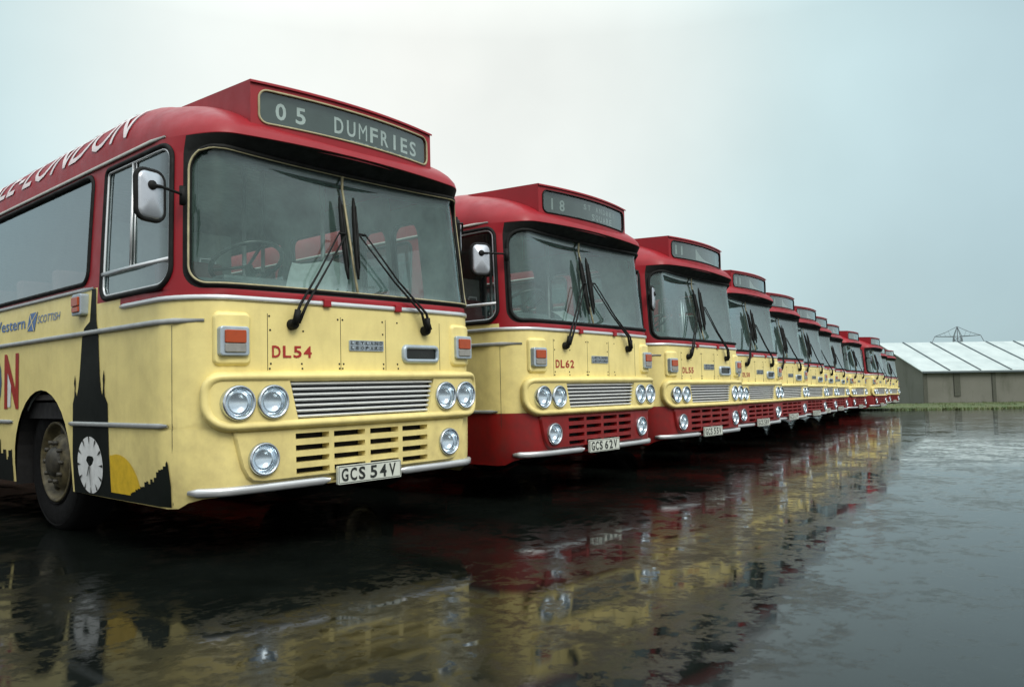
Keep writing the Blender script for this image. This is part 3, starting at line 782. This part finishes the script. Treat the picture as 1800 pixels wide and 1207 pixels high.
for r, num, vent, i in buses:
    fn = lambda a, b: S(a, b, .0035)
    m = MB(); chars(m, 'DL'+num, -.692, .0735, .058, 1.207, 1.281, fn, 0, .022); m.build('fleet_number', MT['rednum'], r)
    pl = child(r, 'number_plate')[0]; py = S0(0, .46).y-.055-.0025
    m = MB(); chars(m, 'GCS', -.238, .0690, .054, .413, .497, lambda a, b: Vector((a, py, b)), 0, .026); chars(m, num+'V', -.005, .0810, .058, .413, .497, lambda a, b: Vector((a, py, b)), 0, .026)
    m.build('plate_letters', MT['letter'], pl)
    db = child(r, 'destination_box')[0]
    bf = lambda x, z: Vector((x, -.010+.085*(x/.762)**2+.0255, z))
    m = MB()
    if i == 0:
        chars(m, '05', -.590, .135, .070, 2.727, 2.837, bf, 0, .022)
        chars(m, 'DUMFRIES', -.170, .1010, .072, 2.727, 2.837, bf, 0, .018)
        m.build('route_lettering', MT['blindtxt'], db)
        m = MB()
        text(m, 'STRANRAER', -.05, .60, 2.650, 2.708, lambda x, z: bf(x, max(z, 2.684)), 0, .01)
        m.build('hidden_blind_row', MT['blindpale'], db)
        child_g = [o for o in ch_of[db] if o.name.startswith('sign_gasket')][0]
        child_g.data = child_g.data.copy(); child_g.data.materials[0] = MT['gasketc']
        m = MB(); loop_tube(m, inset(WS, .004), .016, .007, 0, 6); m.build('gasket_filler', MT['gasketc'], child(r, 'windscreen')[0])
    elif i == 1:
        chars(m, '18', -.60, .135, .07, 2.724, 2.834, bf, 0, .02)
        chars(m, 'ST ANDREW', -.10, .072, .048, 2.796, 2.850, bf, 0, .02); chars(m, 'SQUARE', .04, .072, .052, 2.708, 2.770, bf, 0, .02)
        m.build('route_lettering', MT['blindpale'], db)
    else:
        m.add([bf(*p) for p in rr(-.13, .60, 2.703, 2.848, .01, 2, .1)], [tuple(range(len(rr(-.13, .60, 2.703, 2.848, .01, 2, .1))))], 0, False)
        for k in range(2): m.add([bf(-.60+k*.12+a, b) for a, b in ((0, 2.73), (.035, 2.73), (.035, 2.85), (0, 2.85))], [(0, 1, 2, 3)], 0, False)
        m.build('route_lettering', MT['blindpale'], db)
    if vent: vent_box(r)
    if i == 1:
        for c in child(r, 'driver_window'):
            c.data = c.data.copy(); c.data.materials[0] = glass('open_window', (.9, .9, .9), .01, ior=1.05)
    if i == 1:
        for mi_ in child(r, 'mirror'):
            if sum(v.co.x for v in mi_.data.vertices) < 0:
                pv = Vector((-1.165, .14, 2.16)); mi_.matrix_basis = Matrix.Translation(pv+Vector((0, 0, .07))) @ Matrix.Rotation(math.radians(-38), 4, 'Z') @ Matrix.Translation(-pv)
    if i >= 2:
        rv = random.Random(i*7)
        for wi in child(r, 'wiper'):
            xs_ = sum(v.co.x for v in wi.data.vertices)/len(wi.data.vertices); sg = -1 if xs_ < 0 else 1
            pv = Vector((.556*sg, -.03, 1.413)); an = math.radians(rv.uniform(-1.0, 5.0))*sg
            wi.matrix_basis = Matrix.Translation(pv) @ Matrix.Rotation(an, 4, 'Y') @ Matrix.Translation(-pv)
        for mi_ in child(r, 'mirror'):
            pv = Vector((sum(v.co.x for v in mi_.data.vertices)/len(mi_.data.vertices), .14, 2.1)); pv.x = math.copysign(1.165, pv.x)
            mi_.matrix_basis = Matrix.Translation(pv) @ Matrix.Rotation(rv.uniform(-.25, .25), 4, 'Z') @ Matrix.Translation(-pv)
# nearest bus: all-cream skirt, mural and lettering
r0 = buses[0][0]
bd = child(r0, 'body')[0]; bd.data = bd.data.copy(); bd.data.materials[2] = MT['cream_skirt']; bd.data.materials[4] = MT['red']
lw = child(r0, 'lower_panel')[0]; lw.data = lw.data.copy(); lw.data.materials[0] = MT['cream_skirt']
def decal(poly, off, mi, mb, du=.4):
    V, Fc = cdt(poly, (), gridpts(min(p[0] for p in poly), max(p[0] for p in poly), min(p[1] for p in poly), max(p[1] for p in poly), du, .1))
    mb.add([S(v[0], v[1], off) for v in V], [f for f, c in Fc], mi, True, [Nrm(*v) for v in V])
tw = [(-2.70, ZB+.0008), (-2.70, .60), (-2.69, .95), (-2.665, 1.0), (-2.66, 1.06), (-2.672, 1.09), (-2.655, 1.15), (-2.642, 1.09), (-2.648, 1.04), (-2.62, 1.0), (-2.60, 1.05), (-2.575, 1.14), (-2.535, 1.40), (-2.50, 1.46), (-2.405, 1.50), (-2.385, 1.716),
      (-2.318, 1.716), (-2.30, 1.50), (-2.27, 1.40), (-2.245, 1.14), (-2.225, 1.04), (-2.20, 1.0), (-2.19, 1.07), (-2.197, 1.11), (-2.182, 1.17), (-2.166, 1.11), (-2.175, 1.05), (-2.165, 1.0), (-2.12, .95), (-2.105, .60), (-2.09, ZB+.0008)]
m = MB(); decal([(-2.10, .372), (-2.10, .62)]+[(-1.99+.34*math.sin(a)*.98, .33+.30*math.cos(a)) for a in [-.25+i*(1.55+.1)/14 for i in range(15)]]+[(-1.665, .372)], .002, 0, m); m.build('painted_sun', MT['sun'], r0)
m = MB(); decal(tw[::-1], .004, 0, m); m.build('clock_tower_mural', MT['darkfaded'], r0)
m = MB()
random.seed(3)
sk = [(-2.10, ZB+.0008), (-2.10, .385), (-1.80, .385)]; u = -1.80; z = .40
while u < -1.36:
    du = random.uniform(.012, .035); z = .40+(u+1.80)/.44*.17*random.uniform(.75, 1.15)
    sk += [(u, z), (u+du, z)]; u += du
sk += [(-1.352, .60), (-1.342, .615), (-1.334, .60), (-1.318, .47), (-1.306, ZB+.0008)]
decal(sk[::-1], .006, 0, m, .1); m.build('skyline_mural', MT['darkfaded'], r0); m = MB()
sk = [(-4.9, ZB+.0008)]; u = -4.9
while u < -3.98:
    du = random.uniform(.02, .07); z = random.uniform(.50, .68)+(.06 if random.random() < .2 else 0); sk += [(u, z), (u+du, z)]; u += du
sk += [(-3.93, .60), (-3.93, ZB+.0008)]
decal(sk[::-1], .004, 0, m, .2)
m.build('skyline_mural', MT['darkfaded'], r0)
m = MB(); decal([(-2.405+.205*math.cos(a), .545+.188*math.sin(a)) for a in [2*PI*i/40 for i in range(40)]], .007, 0, m); ck = m.build('clock_face', MT['white'], r0)
m = MB()
for k in range(12):
    a = PI/2-2*PI*k/12; ca, sa = math.cos(a), math.sin(a)
    m.add([S(-2.405+x, .545+z, .0105) for x, z in ((ca*.20*1.02-sa*.010, sa*.184*1.02+ca*.010), (ca*.20*1.02+sa*.010, sa*.184*1.02-ca*.010), (ca*.145, sa*.133))], [(0, 1, 2)], 0, False)
for a, l_, w_ in ((-PI/2, .135, .005), (-2.15, .090, .007), (PI/2, .03, .006)):
    ca, sa = math.cos(a), math.sin(a); m.add([S(-2.405+x, .545+z, .0115) for x, z in ((-sa*w_, ca*w_), (sa*w_, -ca*w_), (ca*l_+sa*w_*.6, sa*l_-ca*w_*.6), (ca*l_-sa*w_*.6, sa*l_+ca*w_*.6))], [(0, 1, 2, 3)], 0, False)
m.build('clock_hands', MT['letter'], ck)
m = MB()
fn = lambda a, b: S(a, b, .004); fn2 = lambda a, b: S(a, b, .006)
cx = -4.10
for k, ch in enumerate('NODNOL'):
    u0 = -4.105-k*.40; text(m, ch, u0, u0+.33, .915, 1.352, fn, 0 if k % 2 == 0 else 1, .03)
    if k % 2 == 0: m.add([fn2(*p) for p in ((u0+.085, .93), (u0+.155, .93), (u0+.165, 1.10), (u0+.085, 1.20))], [(0, 1, 2, 3)], 2, False)
m.build('london_lettering', [MT['rednum'], MT['deepblue'], MT['white']], r0)
m = MB()
text(m, 'Western', -4.42, -3.64, 1.535, 1.625, fn, 0, .012); text(m, 'SCOTTISH', -3.38, -2.93, 1.555, 1.612, fn, 0, .004, .25)
m.add([fn(*p) for p in ((-3.60, 1.51), (-3.55, 1.64), (-3.38, 1.645), (-3.44, 1.505))], [(0, 1, 2, 3)], 0, False)
m.add([fn2(*p) for p in ((-3.60, 1.51), (-3.395, 1.645), (-3.38, 1.645), (-3.585, 1.51))]+[fn2(*p) for p in ((-3.55, 1.64), (-3.535, 1.64), (-3.44, 1.505), (-3.455, 1.505))], [(0, 1, 2, 3), (4, 5, 6, 7)], 1, False)
m.build('company_lettering', [MT['blue'], MT['cream']], r0)
m = MB()
def rfn(u, v): 
    th = .10+v*1.0; p = Roof(u, th); return p+Vector((-math.cos(th)*.005, 0, .005))
text_curved(m, 'CARLISLE-LONDON', -6.0, -1.83, .04, .55, rfn, 0, .0, .35, 12)
m.build('roof_lettering', MT['palelet'], r0)

for k, lb in ((0, 'pale sheet of paper behind the windscreen of the DUMFRIES bus'), (1, 'crumpled white paper on the dashboard of bus DL62')):
    m = MB(); g = [[None]*7 for _ in range(5)]; vs = []
    for a in range(5):
        for c_ in range(7): vs.append((-.21+.07*c_+.02*a, .0+.03*math.sin(c_*1.3+k)+a*(.035 if k == 0 else .05), .0+a*(.055 if k == 0 else .035)+.012*math.sin(c_+a)))
    m.add(vs, [(a*7+c_, a*7+c_+1, (a+1)*7+c_+1, (a+1)*7+c_) for a in range(4) for c_ in range(6)])
    o = m.build('paper_sheet', MT['paper']); root = buses[k][0]
    o.matrix_world = root.matrix_world @ Matrix.Translation((-.22 if k == 0 else -.05, .17, 1.665)) @ Matrix.Rotation(-.35 if k == 0 else .2, 4, 'Z'); tag(o, lb, 'paper')

# ---------------------------------------------------------------- the yard
b = NB('wet_asphalt'); geo = b.n('ShaderNodeNewGeometry'); P_ = geo.outputs['Position']
big = b.noise(.35, 4, P_, .55); mid = b.noise(2.2, 5, P_, .6); fine = b.noise(38, 4, P_, .7); grit = b.noise(150, 3, P_, .6)
sepp = b.n('ShaderNodeSeparateXYZ'); b.l(P_, sepp.inputs[0])
dl_ = b.n('ShaderNodeMath', operation='MULTIPLY_ADD'); b.l(sepp.outputs['X'], dl_.inputs[0]); dl_.inputs[1].default_value = -.19; b.l(sepp.outputs['Y'], dl_.inputs[2])
wob = b.n('ShaderNodeMath', operation='MULTIPLY_ADD'); b.l(big, wob.inputs[0]); wob.inputs[1].default_value = 5.0; b.l(dl_.outputs[0], wob.inputs[2])
wob2 = b.n('ShaderNodeMath', operation='MULTIPLY_ADD'); b.l(mid, wob2.inputs[0]); wob2.inputs[1].default_value = 2.5; b.l(wob.outputs[0], wob2.inputs[2])
wet = b.rng(wob2.outputs[0], -2.6, -.8, 0, 1)      # standing water along the line of buses, thinning out into the open yard
col = b.mix(b.rng(mid, .3, .7, 0, 1), (.003, .004, .0032), (.007, .009, .0075))
speck = b.noise(75, 5, P_, .8)
col = b.mix(b.rng(speck, .58, .72, 0, .8), col, (.026, .031, .026))
film = b.noise(1.3, 8, P_, .72, (1, 1, 1)); fine2 = b.noise(9, 6, P_, .75)
fm = b.rng(b.mix(.5, film, fine2), .475, .575, 0, 1)        # patches where stones stand proud of the film of water
rgo = b.rng(mid, .3, .7, .03, .06)
rgw = b.rng(fm, 0, 1, .010, .035)
rg2 = b.mix(wet, rgo, rgw)
stw = b.rng(fm, 0, 1, .010, .26)
stf = b.n('ShaderNodeMix'); stf.data_type = 'FLOAT'; b.l(wet, stf.inputs[0]); stf.inputs[2].default_value = .17; b.l(stw, stf.inputs[3])
b1 = b.n('ShaderNodeBump'); b1.inputs['Distance'].default_value = .0028; b.l(fine2, b1.inputs['Height']); b.l(stf.outputs[0], b1.inputs['Strength'])
b2 = b.n('ShaderNodeBump'); b2.inputs['Distance'].default_value = .0055; b.l(speck, b2.inputs['Height']); b.l(stf.outputs[0], b2.inputs['Strength']); b.l(b1.outputs[0], b2.inputs['Normal'])
b.bsdf(Base_Color=col, Roughness=rg2, IOR=1.31, Normal=b2.outputs[0])
ASPH = b.m
def ground_poly(name, pts, z, mat):
    me = bpy.data.meshes.new(name); me.from_pydata([(p.x, p.y, z) for p in pts], [], [tuple(range(len(pts)))]); me.materials.append(mat)
    o = bpy.data.objects.new(name, me); COL.objects.link(o); o['kind'] = 'structure'; return o
bf_ = NB('field_grass'); geo = bf_.n('ShaderNodeNewGeometry'); P_ = geo.outputs['Position']
c1 = bf_.mix(bf_.rng(bf_.noise(.3, 5, P_), .35, .65, 0, 1), (.035, .075, .012), (.06, .095, .02)); c1 = bf_.mix(bf_.rng(bf_.noise(3, 5, P_), .4, .7, 0, 1), c1, (.10, .095, .04))
bf_.bsdf(Base_Color=c1, Roughness=.9, Normal=bf_.bump(bf_.noise(8, 5, P_), .6, .1)); FIELD = bf_.m
ground_poly('field', [Vector((-1500, -1500, 0)), Vector((1500, -1500, 0)), Vector((1500, 1500, 0)), Vector((-1500, 1500, 0))], -.03, FIELD)
GE = 39.6
E0 = cw(17.5, GE); E1 = cw(90, GE+1.0)
yard_pts = [cw(-90, -60), cw(90, -60), E1, E0, Vector((E0.x+.6, E0.y+34, 0)), Vector((-60, E0.y+34, 0))]
ground_poly('asphalt_yard', yard_pts, 0, ASPH)
# verge of rough grass between yard and shed
m = MB(); random.seed(11)
V0 = []
nx, ny = 90, 14
for j in range(ny+1):
    for i in range(nx+1):
        lat = 17.6+ (72)*i/nx; dep = GE+.05+14.5*j/ny + (lat-17)*.014
        h = .0 if j == 0 else .05+.10*random.random()
        V0.append(cw(lat, dep, h-.01))
m.add(V0, [(j*(nx+1)+i, j*(nx+1)+i+1, (j+1)*(nx+1)+i+1, (j+1)*(nx+1)+i) for j in range(ny) for i in range(nx)], 0, True)
for k in range(15000):
    lat = random.uniform(17.5, 46); q = random.random()**1.6; dep = GE+q*14+(lat-17)*.014; h = random.uniform(.05, .13)*(1.5 if random.random() < .06 else 1)*(.5+.7*q)
    a = random.uniform(0, PI); wd = random.uniform(.015, .035); dx = Vector((math.cos(a)*wd, math.sin(a)*wd, 0)); p = cw(lat, dep, 0); ln_ = Vector((random.uniform(-.08, .08), random.uniform(-.08, .08), 0))
    m.add([p-dx, p+dx, p+ln_+Vector((0, 0, h+.05))], [(0, 1, 2)], 0 if random.random() < .8 else 1, False)
gv = m.build('verge_grass', [FIELD, plain('dry_grass', (.09, .11, .03), .9)]); gv['kind'] = 'stuff'; gv['label'] = 'rough green grass verge between the wet yard and the shed'; gv['category'] = 'grass'

# ---------------------------------------------------------------- unseen wall added behind the buses to keep the space under them dark
b = NB('added_brick_wall'); br = b.n('ShaderNodeTexBrick'); br.inputs['Scale'].default_value = 4.4; br.inputs['Color1'].default_value = (.085, .045, .032, 1); br.inputs['Color2'].default_value = (.06, .036, .028, 1); br.inputs['Mortar'].default_value = (.09, .085, .075, 1)
mp_ = b.n('ShaderNodeMapping'); mp_.inputs['Rotation'].default_value = (PI/2, 0, 0); b.l(b.obj(), mp_.inputs[0]); b.l(mp_.outputs[0], br.inputs[0]); b.bsdf(Base_Color=br.outputs[0], Roughness=.9)
A_, B_ = Vector((-34, 6.0)), Vector((41.5, 20.1)); dl = (B_-A_); ang = math.atan2(dl.y, dl.x)
bw = bpy.data.objects.new('added_brick_wall', None); COL.objects.link(bw); bw.location = (A_.x, A_.y, 0); bw.rotation_euler = (0, 0, ang)
tag(bw, 'added dark brick wall behind the buses that keeps the space under them dark', 'wall')
m = MB(); m.box((dl.length/2, 0, 1.05), (dl.length, .22, 2.2)); m.build('wall', b.m, bw)
m = MB(); m.box((dl.length/2, 0, 2.19), (dl.length, .30, .08)); m.build('coping', plain('coping_stone', (.18, .18, .16), .85), bw)

# ---------------------------------------------------------------- shed
b = NB('shed_render'); geo = b.n('ShaderNodeNewGeometry'); P_ = geo.outputs['Position']
c1 = b.mix(b.rng(b.noise(.8, 5, P_), .3, .7, 0, 1), (.170, .172, .145), (.145, .148, .122)); c1 = b.mix(b.rng(b.noise(1.5, 6, P_, .65, (1, 1, .25)), .5, .75, 0, .8), c1, (.085, .09, .065))
b.bsdf(Base_Color=c1, Roughness=.9, Normal=b.bump(b.noise(20, 4, P_), .3, .02)); WALLM = b.m
b = NB('shed_roof_sheet'); geo = b.n('ShaderNodeNewGeometry'); P_ = geo.outputs['Position']
wv = b.n('ShaderNodeTexWave', wave_type='BANDS', bands_direction='X'); wv.inputs['Scale'].default_value = 6; mpn = b.n('ShaderNodeMapping'); mpn.inputs['Rotation'].default_value = (0, 0, YAW); b.l(P_, mpn.inputs[0]); b.l(mpn.outputs[0], wv.inputs[0])
c1 = b.mix(b.rng(b.noise(.9, 5, P_), .3, .7, 0, 1), (.52, .58, .56), (.40, .46, .45))
b.bsdf(Base_Color=c1, Roughness=.45, Normal=b.bump(wv.outputs[0], .3, .03)); ROOFM = b.m
SEAM = plain('shed_seam', (.10, .13, .14), .6); POSTM = plain('shed_post', (.085, .09, .07), .85)
shed = bpy.data.objects.new('shed', None); COL.objects.link(shed); shed.location = cw(28, 54, 0)
tag(shed, 'long low grey shed with a pale sheeted roof behind the grass', 'shed')
org = cw(28, 54, 0)
def W(l, d, z): return RT*l+FW*d+Vector((0, 0, z))
LS, DS, EZ, RZ = 44, 12.2, 2.28, 4.53
def quadbox(m, l0, l1, d0, d1, z0, z1, mi=0):
    vs = [W(l, d, z) for l in (l0, l1) for d in (d0, d1) for z in (z0, z1)]
    m.add(vs, [(0, 1, 3, 2), (4, 6, 7, 5), (0, 4, 5, 1), (2, 3, 7, 6), (0, 2, 6, 4), (1, 5, 7, 3)], mi, False)
m = MB(); quadbox(m, 0, LS, 0, .2, -.05, EZ); quadbox(m, 0, LS, DS-.2, DS, -.05, EZ)
for l in (0, LS-.2):
    vs = [W(l+a, d, z) for a in (0, .2) for d, z in ((.2, -.05), (DS-.2, -.05), (DS-.2, EZ), (DS/2, RZ-.06), (.2, EZ))]
    m.add(vs, [(4, 3, 2, 1, 0), (5, 6, 7, 8, 9)]+[(i, (i+1) % 5, 5+(i+1) % 5, 5+i) for i in range(5)], 0, False)
m.build('wall', WALLM, shed)
m = MB()
for s_ in (0, 1):
    d0, d1 = (-.22, DS/2) if s_ == 0 else (DS+.22, DS/2); sl_ = (RZ-EZ)/(DS/2)
    za = EZ+.02-.22*sl_
    vs = [W(l, d, z+t) for l in (-.2, LS+.2) for d, z in ((d0, za), (d1, RZ+.02)) for t in (0, .06)]
    m.add(vs, [(0, 1, 3, 2), (4, 6, 7, 5), (0, 4, 5, 1), (2, 3, 7, 6), (0, 2, 6, 4), (1, 5, 7, 3)], 0, False)
rf = m.build('roof', ROOFM, shed)
m = MB()
for k in range(21):
    l = 1.72+k*2.1; p0 = W(l, -.20, EZ+.10-.2*sl_); p1 = W(l, DS/2-.05, RZ+.09)
    m.tube([p0, p1], .055, 6)
m.build('roof_seams', SEAM, rf)
m = MB(); quadbox(m, -.15, LS+.15, -.30, -.20, EZ-.14, EZ-.03); m.build('gutter', SEAM, shed)
for l, wd, z0 in ((-.05, .28, 0), (2.05, .42, .55), (4.65, .24, 0), (9.3, .3, 0), (13.5, .3, 0)):
    m = MB(); quadbox(m, l, l+wd, -.06, -.003, z0, EZ-.14); m.build('buttress', POSTM, shed)

# ---------------------------------------------------------------- pylon
PYM = plain('galvanised_steel', (.16, .19, .21), .7)
py = bpy.data.objects.new('pylon', None); COL.objects.link(py); PD_ = 280; lat0 = (1685-900)/F_PX*PD_
py.location = cw(lat0, PD_, 0); tag(py, 'distant lattice electricity pylon whose top shows above the shed roof', 'pylon')
m = MB(); top = 23.6; armz = 20.0
ax = (RT*.94+FW*-.34).normalized(); ay = Vector((-ax.y, ax.x, 0))
def leg(z): return 1.15+(1-min(z, armz)/armz)*1.6
def C_(sx, sy, z): q = leg(z); return ax*sx*q+ay*sy*q+Vector((0, 0, z))
zs = [0, 3.5, 6.8, 9.8, 12.4, 14.6, 16.6, 18.4, armz]
for sx in (-1, 1):
    for sy in (-1, 1):
        for a, c in zip(zs, zs[1:]): m.tube([C_(sx, sy, a), C_(sx, sy, c)], .11, 4)
        m.tube([C_(sx, sy, armz), Vector((0, 0, top))], .09, 4)
for a, c in zip(zs, zs[1:]):
    for p, q in (((-1, -1), (1, -1)), ((1, -1), (1, 1)), ((1, 1), (-1, 1)), ((-1, 1), (-1, -1))):
        m.tube([C_(*p, a), C_(*q, c)], .06, 3); m.tube([C_(*q, a), C_(*p, c)], .06, 3); m.tube([C_(*p, c), C_(*q, c)], .06, 3)
m.tube([Vector((0, 0, 14)), Vector((0, 0, top))], .14, 4)
m.build('tower', PYM, py)
for s_ in (-1, 1):
    m = MB(); tip = ax*s_*7.2+Vector((0, 0, armz+.2))
    for sy in (-1, 1): m.tube([C_(s_, sy, armz), tip], .11, 4)
    m.tube([Vector((0, 0, top-.1)), ax*s_*3.8+Vector((0, 0, armz+1.5)), tip], .09, 4)
    for t in (.3, .5, .7): m.tube([ax*s_*7.2*t+Vector((0, 0, armz+.1)), ax*s_*7.2*(t+.1)+Vector((0, 0, armz+(3.3*(1-t*1.05))))], .05, 3)
    m.build('cross_arm', PYM, py)
    m = MB(); m.tube([tip, tip+ax*s_*1.6+Vector((0, 0, -3.6)), tip+ax*s_*2.2+Vector((0, 0, -6))], .12, 5); m.build('insulator', PYM, py)
